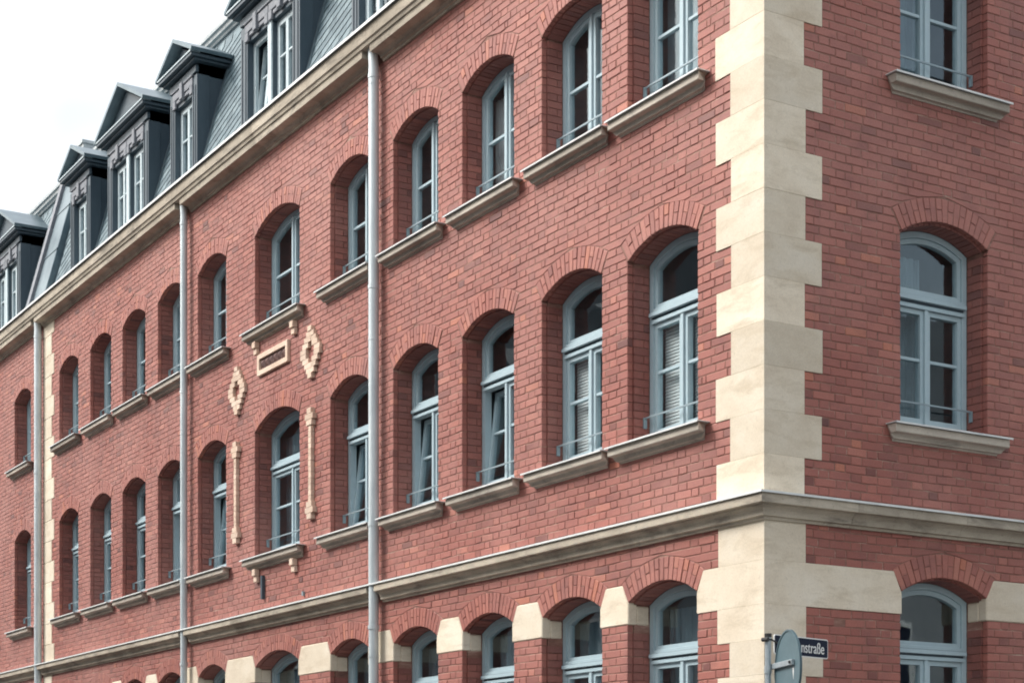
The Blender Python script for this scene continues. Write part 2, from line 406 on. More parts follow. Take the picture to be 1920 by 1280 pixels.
# ---- walls: mortar body, brick field, single bricks
def opening_rows(side, z0, z1, o):
    lo, hi = (XL, -.15) if side == 0 else (.15, YR)
    obs = []
    for c, hw in (FRONT if side == 0 else SIDE):
        for sill, spring in FL.values():
            hb, ht = open_half(z0, hw, sill, spring, o), open_half(z1, hw, sill, spring, o)
            if hb > 0: obs.append((c-hb, c+hb, c-ht, c+ht))
    obs.sort(); out = []; cb = ct = lo
    for a, b_, at, bt in obs: out.append((cb, ct, a, at)); cb, ct = b_, bt
    out.append((cb, ct, hi, hi)); return out
def zrows():
    zs = [0.0, .3]
    for sill, spring in FL.values():
        zs.append(sill-.001); zs.append(sill); zs.append(spring)
        zs += list(np.linspace(spring, spring+.30, 16)[1:])
    zs += [1.0, 4.3, 11.3]
    return sorted(zs)
WALL = {}
for side, M in ((0, MF), (1, MS)):
    mb = MB(); zs = zrows()
    for o, w0, w1 in ((.032,-.0745,-.0058),(.010,-.38,-.075)):
        for z0, z1 in zip(zs[:-1], zs[1:]):
            if z1-z0 < .0005: continue
            for lb, lt, rb, rt in opening_rows(side, z0+1e-4, z1-1e-4, o):
                mb.add([(lb,z0,w0),(rb,z0,w0),(rt,z1,w0),(lt,z1,w0),(lb,z0,w1),(rb,z0,w1),(rt,z1,w1),(lt,z1,w1)],
                       [(4,5,6,7),(3,2,1,0),(1,2,6,5),(3,0,4,7)] if w0 < -.2 else [(4,5,6,7),(1,2,6,5),(3,0,4,7)])
    wall = mb.obj('wall', M_mortar, B, M); WALL[side] = wall
    fld = MB()
    for i, br in enumerate(bricks[side]):
        if (side, i) in single:
            org = ((br[0]+br[1])/2, (br[4]+br[5])/2, 0)
            MB().add(brick_geo(br, org), BF, br[8]).obj('brick', M_brick, wall, T(*org))
        else: fld.add(brick_geo(br), BF, br[8])
    # reveals: jamb bricks and soffit bricks behind the front ring; dark tone mixes soot with painted recess shade
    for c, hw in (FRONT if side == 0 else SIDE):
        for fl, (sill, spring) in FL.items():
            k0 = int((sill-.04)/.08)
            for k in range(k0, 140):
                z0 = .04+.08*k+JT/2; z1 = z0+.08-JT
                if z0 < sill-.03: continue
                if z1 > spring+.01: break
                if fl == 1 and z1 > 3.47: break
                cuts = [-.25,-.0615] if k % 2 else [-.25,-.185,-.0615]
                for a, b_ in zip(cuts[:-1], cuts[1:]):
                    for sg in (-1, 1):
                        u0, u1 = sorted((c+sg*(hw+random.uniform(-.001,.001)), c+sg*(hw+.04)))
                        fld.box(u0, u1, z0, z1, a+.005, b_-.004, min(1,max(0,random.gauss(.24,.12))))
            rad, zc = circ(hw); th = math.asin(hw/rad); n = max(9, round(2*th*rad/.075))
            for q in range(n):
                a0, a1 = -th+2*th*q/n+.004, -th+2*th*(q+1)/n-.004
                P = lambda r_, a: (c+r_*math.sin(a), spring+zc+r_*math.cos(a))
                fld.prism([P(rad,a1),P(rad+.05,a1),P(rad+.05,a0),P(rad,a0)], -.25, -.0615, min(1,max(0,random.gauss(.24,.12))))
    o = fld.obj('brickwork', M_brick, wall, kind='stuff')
    # voussoirs of the arches
    arch_rest = MB()
    for c, hw in (FRONT if side == 0 else SIDE):
        near = side == 1 and c < 3 or side == 0 and c > -5.5
        for fl, (sill, spring) in FL.items():
            rad, zc = circ(hw); th = math.asin(hw/rad); ri = rad+.02; ro = rad+RING; n = 2*round(th*rad/.072)//1
            n = int(n)+1-int(n) % 2
            for q in range(n):
                a0, a1 = -th+2*th*q/n, -th+2*th*(q+1)/n; am = (a0+a1)/2
                split = [(ri, ro)] if q % 2 == 0 else ([(ri, ri+.118), (ri+.118, ro)] if True else 0)
                for r0, r1 in split:
                    r0 += .003 if r0 > ri else 0; r1 -= .004
                    g0, g1 = .0045/r0, .0045/r1
                    tn = min(1,max(0,random.gauss(.70,.17)))
                    wf = random.gauss(.002,.002)
                    P = lambda r_, a: (c+r_*math.sin(a), spring+zc+r_*math.cos(a))
                    q4 = [P(r0,a0+g0),P(r0,a1-g0),P(r1,a1-g1),P(r1,a0+g1)]
                    cu, cv = sum(p[0] for p in q4)/4, sum(p[1] for p in q4)/4
                    ins = [(u+(cu-u)*.10, v+(cv-v)*.05) for u, v in q4]
                    org = (cu, cv, 0) if near else (0,0,0)
                    vs = [(u-org[0],v-org[1],-.06) for u,v in q4]+[(u-org[0],v-org[1],wf-.004) for u,v in q4]+[(u-org[0],v-org[1],wf) for u,v in ins]
                    if near and len([1 for _ in ()]) == 0: MB().add(vs, BF, tn).obj('arch_brick', M_brick, wall, T(*org))
                    else: arch_rest.add(vs, BF, tn)
    if arch_rest.v: arch_rest.obj('arch_brickwork', M_brick, wall, kind='stuff')
    # plinth
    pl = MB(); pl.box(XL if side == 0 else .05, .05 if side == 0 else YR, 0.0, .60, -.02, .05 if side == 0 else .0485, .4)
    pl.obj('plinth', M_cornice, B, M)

# ---- quoin stones
for (z0, z1, a, b_) in QU:
    pr = .008+random.uniform(-.0008,.0012); g = .0003
    t_ = random.random()
    fp = [(-a,-pr),(pr,-pr),(pr,b_),(-.14,b_),(-.14,.14),(-a,.14)]
    mb = MB(); n = 6; cz = (z0+z1)/2
    vs = [(x,y,z0+g-cz) for x,y in fp]+[(x,y,z1-g-cz) for x,y in fp]
    mb.add(vs, [tuple(range(n-1,-1,-1)), tuple(range(n,2*n))]+[(i,(i+1)%n,n+(i+1)%n,n+i) for i in range(n)], t_)
    if abs(z0-3.48) < .01:
        # the long stone that runs from window to window: its ends are cut to the skew of the arches
        for vi in range(len(mb.v)):
            x, y, zz = mb.v[vi]
            if zz > 0:
                if x < -.9: mb.v[vi] = (x+.10, y, zz)
                if y > 1.5: mb.v[vi] = (x, y-.10, zz)
        mid = [(-a,-pr),(pr,-pr),(pr,b_),(-.14,b_),(-.14,.14),(-a,.14)]
        zm = 3.68-cz
        vs = [(x,y,z0+g-cz) for x,y in fp]+[(x,y,zm) for x,y in fp]+[(x+(.10 if x < -.9 else 0), y-(.10 if y > 1.5 else 0), z1-g-cz) for x,y in fp]
        mb = MB(); mb.add(vs, [tuple(range(n-1,-1,-1)), tuple(range(2*n,3*n))]+[(i,(i+1)%n,n+(i+1)%n,n+i) for i in range(n)]+[(n+i,n+(i+1)%n,2*n+(i+1)%n,2*n+i) for i in range(n)], t_)
    mb.obj('quoin_stone', M_stone, B, T(0,0,cz), bevel=.0016)
for z0, z1, lng in PILB:
    hi = PILX[1] if lng else PILX[1]-.15
    MB().box(PILX[0]-(PILX[0]+hi)/2, hi-(PILX[0]+hi)/2, z0+.002-(z0+z1)/2, z1-.002-(z0+z1)/2, -.1, .008, random.random()).obj('quoin_stone', M_stone, B, MF @ T((PILX[0]+hi)/2,(z0+z1)/2,0), bevel=.005)
for side, M in ((0, MF), (1, MS)):
    for a, b_ in spr_list[side]:
        sk = .10; l_sk = sk if any(abs(c+hw-a) < .02 for c, hw in (FRONT if side == 0 else SIDE)) else 0
        r_sk = sk if any(abs(c-hw-b_) < .02 for c, hw in (FRONT if side == 0 else SIDE)) else 0
        ex = .0
        c0 = (a+b_)/2; A, Bq = a-c0+(.0 if not l_sk else -.0), b_-c0
        pts = [(A,-.2),(Bq,-.2),(Bq,0),(Bq-r_sk,.198),(A+l_sk,.198),(A,0)]
        mb = MB(); mb.prism(pts, -.1, .009, random.random())
        if l_sk: mb.box(A-.0, A+.1, -.199, -.012, -.25, -.099, .5)
        if r_sk: mb.box(Bq-.1, Bq, -.199, -.012, -.25, -.099, .5)
        mb.obj('springer_stone', M_stone, B, M @ T(c0,3.68,0), bevel=.010)
# stone returns of the big corner stone into the reveals
MB().box(-1.012,-.9,3.482,3.67,-.25,-.13,.5).obj('springer_stone', M_stone, B, MF, bevel=.006)
MB().box(1.60,1.688,3.482,3.67,-.25,-.13,.5).obj('springer_stone', M_stone, B, MS, bevel=.006)

# ---- mouldings that run round the corner
def run_profile(prof, x0, x1, name, m, parent, tn=.5, bev=0):
    """closed profile [(out, z)] along the long facade from x0 to x1"""
    n = len(prof); c = (x0+x1)/2
    vs = [(x0-c,z_,p) for p,z_ in prof]+[(x1-c,z_,p) for p,z_ in prof]
    fs = [tuple(range(n)), tuple(range(2*n-1,n-1,-1))]+[(i,n+i,n+(i+1)%n,(i+1)%n) for i in range(n)]
    return MB().add(vs, fs, tn)
def corner_profile(prof, x0, y1, tn=.5):
    n = len(prof)
    vs = [(x0,-p,z_) for p,z_ in prof]+[(p,-p,z_) for p,z_ in prof]+[(p,y1,z_) for p,z_ in prof]
    fs = [tuple(range(n)), tuple(range(3*n-1,2*n-1,-1))]
    for s in (0, 1): fs += [(s*n+i,(s+1)*n+i,(s+1)*n+(i+1)%n,s*n+(i+1)%n) for i in range(n)]
    return MB().add(vs, fs, tn)
def moulding(prof, name, m, gap_at, step, corner=1.1, gw=.10):
    corner_profile(prof, -corner, corner*.9, random.random()).obj(name, m, B)
    x = -corner-.004
    cuts = sorted(gap_at, reverse=True)
    stops = []
    while x > XL:
        nx = max(XL, x-step*random.uniform(.85,1.15))
        for p in cuts:
            if nx < p+gw and x > p+gw: nx = p+gw
            elif nx < p-gw < x: pass
        if x-nx > .05: run_profile(prof, nx, x, name, m, B, random.random()).obj(name, m, B, MF @ T((nx+x)/2,0,0))
        x = nx-.004
        for p in cuts:
            if abs(x-(p+gw)) < .02: x = p-gw
    y = corner*.9+.004
    while y < YR:
        ny = min(YR, y+step*random.uniform(.85,1.15))
        run_profile(prof, y, ny, name, m, B, random.random()).obj(name, m, B, MS @ T((y+ny)/2,0,0)); y = ny+.004
STR = [(-.05,4.238),(.030,4.238),(.036,4.262),(.062,4.268),(.066,4.296),(.074,4.322),(.092,4.342),(.108,4.352),(.110,4.362),(.156,4.364),(.160,4.370),(.160,4.458),(-.05,4.475)]
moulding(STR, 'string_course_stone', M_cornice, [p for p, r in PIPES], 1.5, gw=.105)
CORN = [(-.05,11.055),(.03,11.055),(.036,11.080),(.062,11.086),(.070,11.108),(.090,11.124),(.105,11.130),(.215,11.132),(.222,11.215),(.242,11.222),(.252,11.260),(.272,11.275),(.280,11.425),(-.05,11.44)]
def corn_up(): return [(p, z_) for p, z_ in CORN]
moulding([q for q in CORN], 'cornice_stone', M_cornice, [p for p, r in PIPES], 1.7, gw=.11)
for p, r in PIPES:                       # the upper half of the cornice runs on over the pipe notch
    run_profile([(-.05,11.222),(.242,11.222),(.252,11.260),(.272,11.275),(.280,11.425),(-.05,11.44)], p-.106, p+.106, 'cornice_stone', M_cornice, B).obj('cornice_stone', M_cornice, B, MF @ T(p,0,0))
def flashing(p, z0, lip, th=.006):
    prof = [(-.01,z0+.016),(p,z0),(p,z0-lip),(p+th,z0-lip),(p+th,z0+th),(-.01,z0+.016+th)]
    return prof
for prof, nm in ((flashing(.176,4.464,.014), 'flashing'), (flashing(.312,11.452,.032), 'gutter_edge')):
    n = len(prof)
    corner_profile(prof, XL, YR).obj(nm, M_lead, B)

# ---- drainpipes
for p, r in PIPES:
    yy = -.105
    d = MB(); d.tube([(0,-.115,11.30),(0,-.115,11.17),(0,yy,11.02),(0,yy,10.95)], r*.95, 18, cap=False)
    d.tube([(0,yy,11.0),(0,yy,4.46)], r, 24, cap=False); d.tube([(0,yy,4.49),(0,yy,.14)], r*.95, 24, cap=False)
    o = d.obj('drainpipe', M_zinc, B, T(p,0,0), smooth=True)
    for zz in (10.86, 8.2, 5.2, 3.9, 1.6):
        c = MB(); c.tube([(0,yy,zz),(0,yy,zz+.05)], r*1.10, 18); c.obj('pipe_clip', M_zinc, o, smooth=False)
    for zz in (10.78, 7.55, 3.55):
        c = MB(); c.tube([(0,yy,zz),(0,yy,zz+.012)], r*1.05, 18); c.obj('pipe_joint', M_zinc, o)

# ------------------------------------------------------------------ windows
def arc_pts(hw, zb, spring, rad, zc, n=14):
    th = math.asin(min(1, hw/rad)); 
    return [(-hw,zb),(hw,zb)]+[(rad*math.sin(a), spring+zc+rad*math.cos(a)) for a in np.linspace(th,-th,n)]
def inset_open(hw, zb, spring, HWf, d, n=14, zb_in=None):
    rad, zc = circ(HWf); r2 = rad-d; h2 = hw-d
    # height of arc end for narrowed jamb
    return arc_pts(h2, (zb+d) if zb_in is None else zb_in, spring, r2, zc, n)
def leaf_matrix(zb, tilt): return T(0,zb,-.30) @ Matrix.Rotation(R(tilt),4,'X') @ T(0,-zb,.30)
rw = random.Random(3)
M_net = mat('net_curtain', (.20,.27,.30), .95, build=lambda t, b: t.links.new(ramp(t, [(.3,(.15,.205,.23)),(.7,(.26,.335,.36))], noise(t, 5, 4, .6, pos(t, (1,1,.25)))), b.inputs['Base Color']))
def window(side, c, hwf, fl, tilt=0, blind=False, curtain=0, detail=True):
    sill, spring = FL[fl]; M = MF if side == 0 else MS
    hw = hwf-.004; zb = sill+.03
    W0, W1 = -.345, -.255
    outer = arc_pts(hw, zb, spring, circ(hwf)[0]-.003, circ(hwf)[1]); inner = inset_open(hw, zb, spring, hwf, .064)
    fr = MB(); fr.ring(outer, inner, W0, W1)
    win = fr.obj('window', M_frame, B, M @ T(c,0,0))
    ih = hw-.064; rad, zc = circ(hwf); ir = rad-.064
    top_at = lambda u: spring+zc+math.sqrt(max(0, ir*ir-u*u))
    mull = .024
    if fl in (1, 2):
        tz0, tz1 = (6.515, 6.645) if fl == 2 else (3.085, 3.205)
        tr = MB(); tr.box(-ih,ih,tz0,tz1,W0,W1-.006); tr.box(-ih-.03,ih+.03,tz1-.062,tz1-.022,W1-.006,W1+.040); tr.box(-ih-.01,ih+.01,tz1-.018,tz1+.018,W1-.006,W1+.012); tr.box(-ih-.02,ih+.02,tz0-.002,tz0+.035,W1-.006,W1+.018)
        tr.obj('transom', M_frame, win, bevel=.003)
        MB().box(-ih-.028,ih+.028,tz1-.0215,tz1-.0185,W1-.005,W1+.030).obj('gap_shade', M_dark, win); MB().box(-ih-.02,ih+.02,tz1-.082,tz1-.0625,W1-.005,W1+.002).obj('gap_shade', M_dark, win)  # dark strips imitating the shaded gaps above and below the drip moulding
        # fanlight sash and pane
        fo = [(-ih+.003,tz1+.02),(ih-.003,tz1+.02)]+[(ir*.997*math.sin(a), spring+zc+ir*.997*math.cos(a)) for a in np.linspace(math.asin(ih/ir)*.995,-math.asin(ih/ir)*.995,14)]
        fi = [(-ih+.05,tz1+.06),(ih-.05,tz1+.06)]+[((ir-.05)*math.sin(a), spring+zc+(ir-.05)*math.cos(a)) for a in np.linspace(math.asin((ih-.05)/(ir-.05)),-math.asin((ih-.05)/(ir-.05)),14)]
        MB().ring(fo, fi, W0+.01, W1-.018).obj('fanlight_sash', M_frame, win)
        MB().prism(fi, -.306, -.301).obj('pane', M_glass, win)
        ztop = lambda u: tz0
    else:
        ztop = top_at
    zl = zb+.075
    MB().box(-mull,mull,zl,ztop(0)-.002,W0+.004,W1+.010).obj('mullion', M_frame, win, bevel=.004)
    barz = {1: 2.5, 2: 6.02, 3: 9.39}[fl]
    for sg in (-1, 1):
        u0, u1 = sorted((sg*(mull-.004), sg*(ih-.003)))
        tl = tilt if sg == -1 else 0
        def quad_top(ua, ub, d, n=8):
            us = np.linspace(ub, ua, n)
            if fl in (1, 2): return [(float(u), tz0-.004-d) for u in us]
            return [(float(u), spring+zc+math.sqrt((ir-.004-d)**2-u*u)) for u in us]
        st = .046
        o_ = [(u0,zl+.004),(u1,zl+.004)]+quad_top(u0,u1,0); i_ = [(u0+st,zl+.07),(u1-st,zl+.07)]+quad_top(u0+st,u1-st,st)
        ca = MB(); ca.ring(o_, i_, -.335, -.268)
        ca.box(u0+st-.004,u1-st+.004,barz-.014,barz+.014,-.322,-.276)
        ML = leaf_matrix(zl, -tl) if tl else Matrix.Identity(4)
        ca.obj('casement', M_frame, win, ML, bevel=0)
        ty = lambda: T(0,0,0)
        lo = [(u0+st,zl+.07),(u1-st,zl+.07),(u1-st,barz-.014),(u0+st,barz-.014)]
        up = [(u0+st,barz+.014),(u1-st,barz+.014)]+quad_top(u0+st,u1-st,st)
        for pts in (lo, up):
            MB().prism(pts, -.304, -.299).obj('pane', M_glass, win, ML)
    # stone sill, flashing
    corb = hwf > .6; sw = hwf+(.20 if not corb else .22)
    s = MB(); zt = sill-.012
    for (h0, h1, z0, z1, q0, q1) in ((sw, sw, zt-.092, zt, .118, .125),):
        pass
    prof = [(-.26,zt-.02),(-.26,zt-.145),(.010,zt-.145),(.014,zt-.130),(.046,zt-.125),(.052,zt-.088),(.060,zt-.080),(.118,zt-.077),(.124,zt-.070),(.124,zt),(.0,zt+.004)]
    n = len(prof); vs = []
    for sg in (-1, 1):
        for p, z_ in prof:
            e = sw-(.0 if z_ > zt-.1 else (.118-p)*.55 if p > 0 else .06)
            vs.append((sg*(min(e, hwf+.015) if p < 0 else e), z_, p))
    s.add(vs, [tuple(range(n)), tuple(range(2*n-1,n-1,-1))]+[(i,n+i,n+(i+1)%n,(i+1)%n) for i in range(n)], random.random())
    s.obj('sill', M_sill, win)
    fl_ = MB(); fl_.box(-hwf+.002,hwf-.002,sill+.006,sill+.014,-.26,.0); fl_.box(-sw-.02,sw+.02,sill-.004,sill+.003,.002,.156); fl_.box(-sw-.02,sw+.02,sill-.014,sill-.0045,.151,.156)
    fl_.box(-hwf+.002,hwf-.002,sill+.0032,sill+.0058,-.02,.06)
    fl_.box(-hw+.01,hw-.01,sill+.016,zb+.012,-.30,-.235)
    fl_.obj('sill_flashing', M_lead, win)
    if corb:
        for sg in (-1, 1):
            cb = MB(); u = sg*.66
            cb.box(u-.055,u+.055,zt-.240,zt-.147,0,.080,.6); cb.box(u-.055,u+.055,zt-.33,zt-.246,0,.052,.8)
            cb.obj('corbel', M_cream, win, bevel=.006)
    # fall guard
    if fl in (2, 3):
        rz = sill+(.29 if fl == 2 else .325); q = -.19
        g = MB(); g.box(-hwf+.004,hwf-.004,rz,rz+.016,q-.008,q+.008)
        for sg in (-1, 1): g.box(sg*(hwf-.012)-.008,sg*(hwf-.012)+.008,rz-.095,rz+.014,q-.02,q+.02)
        g.obj('fall_guard', M_iron, win)
    if blind:
        b = MB(); zz = zl+.07
        while zz < (tz0 if fl in (1,2) else spring)-.04:
            for sg in (-1, 1):
                u0, u1 = sorted((sg*.035, sg*(ih-.02)))
                b.add([(u0,zz,-.385),(u1,zz,-.385),(u1,zz+.031,-.395),(u0,zz+.031,-.395)], [(0,1,2,3)])
            zz += .033
        b.obj('blind', M_blind, win)
    if not blind and rw.random() < .62:
        nc = MB(); n = 44; zt_ = spring-.03 if fl == 3 else (tz0 if rw.random() < .4 else spring-.03); zb_ = sill+(.02 if rw.random() < .7 else .55); ph = rw.random()*9; ub = hw*(1 if rw.random() < .6 else .25)
        vs = [(-hw+(ub+hw)*i/n, z_, -.50+.018*math.sin(i*1.05+ph)+.007*math.sin(i*2.7+ph*2)) for z_ in (zb_, zt_) for i in range(n+1)]
        nc.add(vs, [(i,i+1,n+2+i,n+1+i) for i in range(n)]); nc.obj('net_curtain', M_net, win, smooth=True)
    if curtain:
        for sg in ((-1,1) if curtain == 3 else (-1,) if curtain == 1 else (1,)):
            cu = MB(); n = 30; ua, ub = sorted((sg*hw, sg*(hw*.38)))
            zt_ = spring-.02
            vs = [(ua+(ub-ua)*i/n, z_, -.46+.022*math.sin(i*1.25+c)+.008*math.sin(i*2.9)) for z_ in (sill, zt_) for i in range(n+1)]
            cu.add(vs, [(i,i+1,n+2+i,n+1+i) for i in range(n)]); cu.obj('curtain', M_curtain, win, smooth=True)
    return win
for i, (c, hw) in enumerate(FRONT):
    for fl in (1, 2, 3):
        tilt = 0
        if fl == 2 and i in (2, 3, 4, 6, 7): tilt = 6.5
        window(0, c, hw, fl, tilt=tilt, blind=(fl == 2 and i in (0, 1)), curtain={(2,9):3,(3,0):2,(2,5):0,(3,2):1,(3,5):0}.get((fl,i),0))
for i, (c, hw) in enumerate(SIDE):
    for fl in (1, 2, 3): window(1, c, hw, fl, curtain=0)

# ---- rooms behind the panes and the plain rest of the shell
D_ = 5.0
rm = MB()
for zf, zc_ in ((.9,4.25),(4.40,7.75),(7.90,10.95)):
    rm.box(XL+.4,-.42,.42,YR-.3,zf-.15,zf); rm.box(XL+.4,-.42,.42,YR-.3,zc_,zc_+.12)
for x in (-2.4,-4.05,-7.55,-9.6,-12.1,-14.2,-17.7,-22,-26): rm.box(x-.06,x+.06,.42,4.2,.75,11.0)
rm.box(XL+.4,-.42,4.2,4.3,.75,11.0)
rm.box(-3.8,-.42,3.55,3.65,.75,11.0)
rm.obj('interior_walls', M_room, B)
bk = MB(); bk.box(XL,-.0,YR,YR+.3,0,11.4); bk.box(XL-.3,XL,0,YR+.3,0,11.4)
bk.obj('rear_wall', M_cornice, B)

# ------------------------------------------------------------------ roof
sy = lambda z_: .01+.272*(z_-11.8)         # mansard plane: y as a function of z
ZB = 14.02
rf = MB()
yb = sy(ZB)
P = [(XL,sy(11.35),11.35),(-sy(11.35),sy(11.35),11.35),(-sy(11.35),YR,11.35),(XL,yb,ZB),(-yb,yb,ZB),(-yb,YR,ZB),(XL,4.2,15.6),(-4.2,4.2,15.6),(-4.2,YR,15.6),(XL,YR,15.0)]
DORM = [(-7.62,1.14),(-10.84,2.05),(-14.20,1.14),(-16.84,2.05),(-19.42,1.14),(-24.30,2.05)]
x = XL; za, zh = 11.35, 13.15
for dc_, dw_ in sorted(DORM)+[(None, None)]:
    xe = dc_-dw_/2+.03 if dc_ is not None else -sy(za)
    rf.add([(x,sy(za),za),(xe,sy(za),za),(xe,sy(zh),zh),(x,sy(zh),zh)], [(0,1,2,3)], .3)
    if dc_ is not None: x = dc_+dw_/2-.03
rf.add([(XL,sy(zh),zh),(-sy(zh),sy(zh),zh),(-yb,yb,ZB),(XL,yb,ZB)], [(0,1,2,3)], .3)
rf.add(P, [(1,2,5,4),(3,4,7,6),(4,5,8,7),(6,7,8,9)], .3)
roof = rf.obj('roof', M_metal, B)
eave = [(-.02,14.00),(.04,14.005),(.055,14.04),(.095,14.05),(.105,14.10),(.14,14.115),(.145,14.17),(-.1,14.20)]
ev = MB(); n = len(eave)
vs = [(XL,yb-p,z_) for p,z_ in eave]+[(-yb+p,yb-p,z_) for p,z_ in eave]+[(-yb+p,YR,z_) for p,z_ in eave]
fs = [tuple(range(n)), tuple(range(3*n-1,2*n-1,-1))]
for s in (0,1): fs += [(s*n+i,(s+1)*n+i,(s+1)*n+(i+1)%n,s*n+(i+1)%n) for i in range(n)]
ev.add(vs, fs); ev.obj('eave_moulding', M_trim, roof)
# slates laid in rising diagonal courses
sl_ = MB(); slope = math.atan2(1, .272); nrm = Vector((0,-math.sin(slope),math.cos(slope))); up = Vector((0,math.cos(slope),math.sin(slope)))
ang = R(24); ca_, sa_ = math.cos(ang), math.sin(ang); LEN = (ZB-11.45)/math.sin(slope)
cw, chh = .20, .155
for i in range(-190, 20):
    for j in range(-6, 110):
        a_, b_ = i*cw+(j % 2)*cw*.5, j*chh
        u, v = a_*ca_-b_*sa_, a_*sa_+b_*ca_
        if not (XL+.1 < u < -.5 and .06 < v < LEN-.12): continue
        if -22.75 < u < -21.25: continue
        if v < 1.72 and any(abs(u-dc_) < dw_/2-.02 for dc_, dw_ in DORM): continue
        o = Vector((u, sy(11.45), 11.45))+up*v
        hx, hy = cw*.485, chh*.68
        vs = []
        for (p, q, l) in ((-hx,-hy,.016),(hx,-hy,.016),(hx,hy,.003),(-hx,hy,.003)):
            uu, vv = p*ca_-q*sa_, p*sa_+q*ca_
            vs.append(o+Vector((uu,0,0))+up*vv+nrm*(l+random.uniform(-.001,.001)))
        vs += [v_-nrm*.008 for v_ in vs[:2]]
        sl_.add(vs, [(0,1,2,3),(4,5,1,0)], random.random())
        if u > -YR+.1: sl_.add([(-p_.y,-p_.x,p_.z) for p_ in vs], [(3,2,1,0),(0,1,5,4)], random.random())
sl_.obj('slates', M_slate, roof, kind='stuff')
# fire-wall strip that climbs the roof above the quoin strip, chimneys behind
st = MB()
def slope_box(mb, x0, x1, z0, z1, h0, h1, tn=.5):
    a, b_ = Vector((0,sy(z0),z0)), Vector((0,sy(z1),z1))
    vs = [Vector((x,0,0))+p+nrm*h for h in (h0,h1) for p in (a,b_) for x in (x0,x1)]
    mb.add(vs, [(0,1,3,2),(4,6,7,5),(0,4,5,1),(2,3,7,6),(0,2,6,4),(1,5,7,3)], tn)
slope_box(st, -22.15,-21.35, 11.47, 14.25, -.02, .13); st.obj('firewall_cladding', M_metal, roof, bevel=.01)
for zz in (12.4, 13.3):
    q = MB(); slope_box(q, -22.16,-21.34, zz, zz+.03, .12, .142); q.obj('cladding_seam', M_metal, roof)
q = MB(); slope_box(q, -22.36,-22.16, 11.47, 14.22, -.02, .19); q.obj('firewall_flashing', M_hood, roof)
q = MB(); slope_box(q, -22.85,-22.365, 11.47, 14.05, -.02, .06); q.obj('cladding_sheet', M_metal, roof)
for (x, y, hh, s_) in ((-22.2,.95,14.85,.16),(-24.3,1.3,15.02,.12)):
    ch = MB(); ch.box(-s_,s_,-s_,s_,13.9,hh); ch.box(-s_-.03,s_+.03,-s_-.03,s_+.03,hh,hh+.06); ch.obj('chimney', M_trim, roof, T(x,y,0))

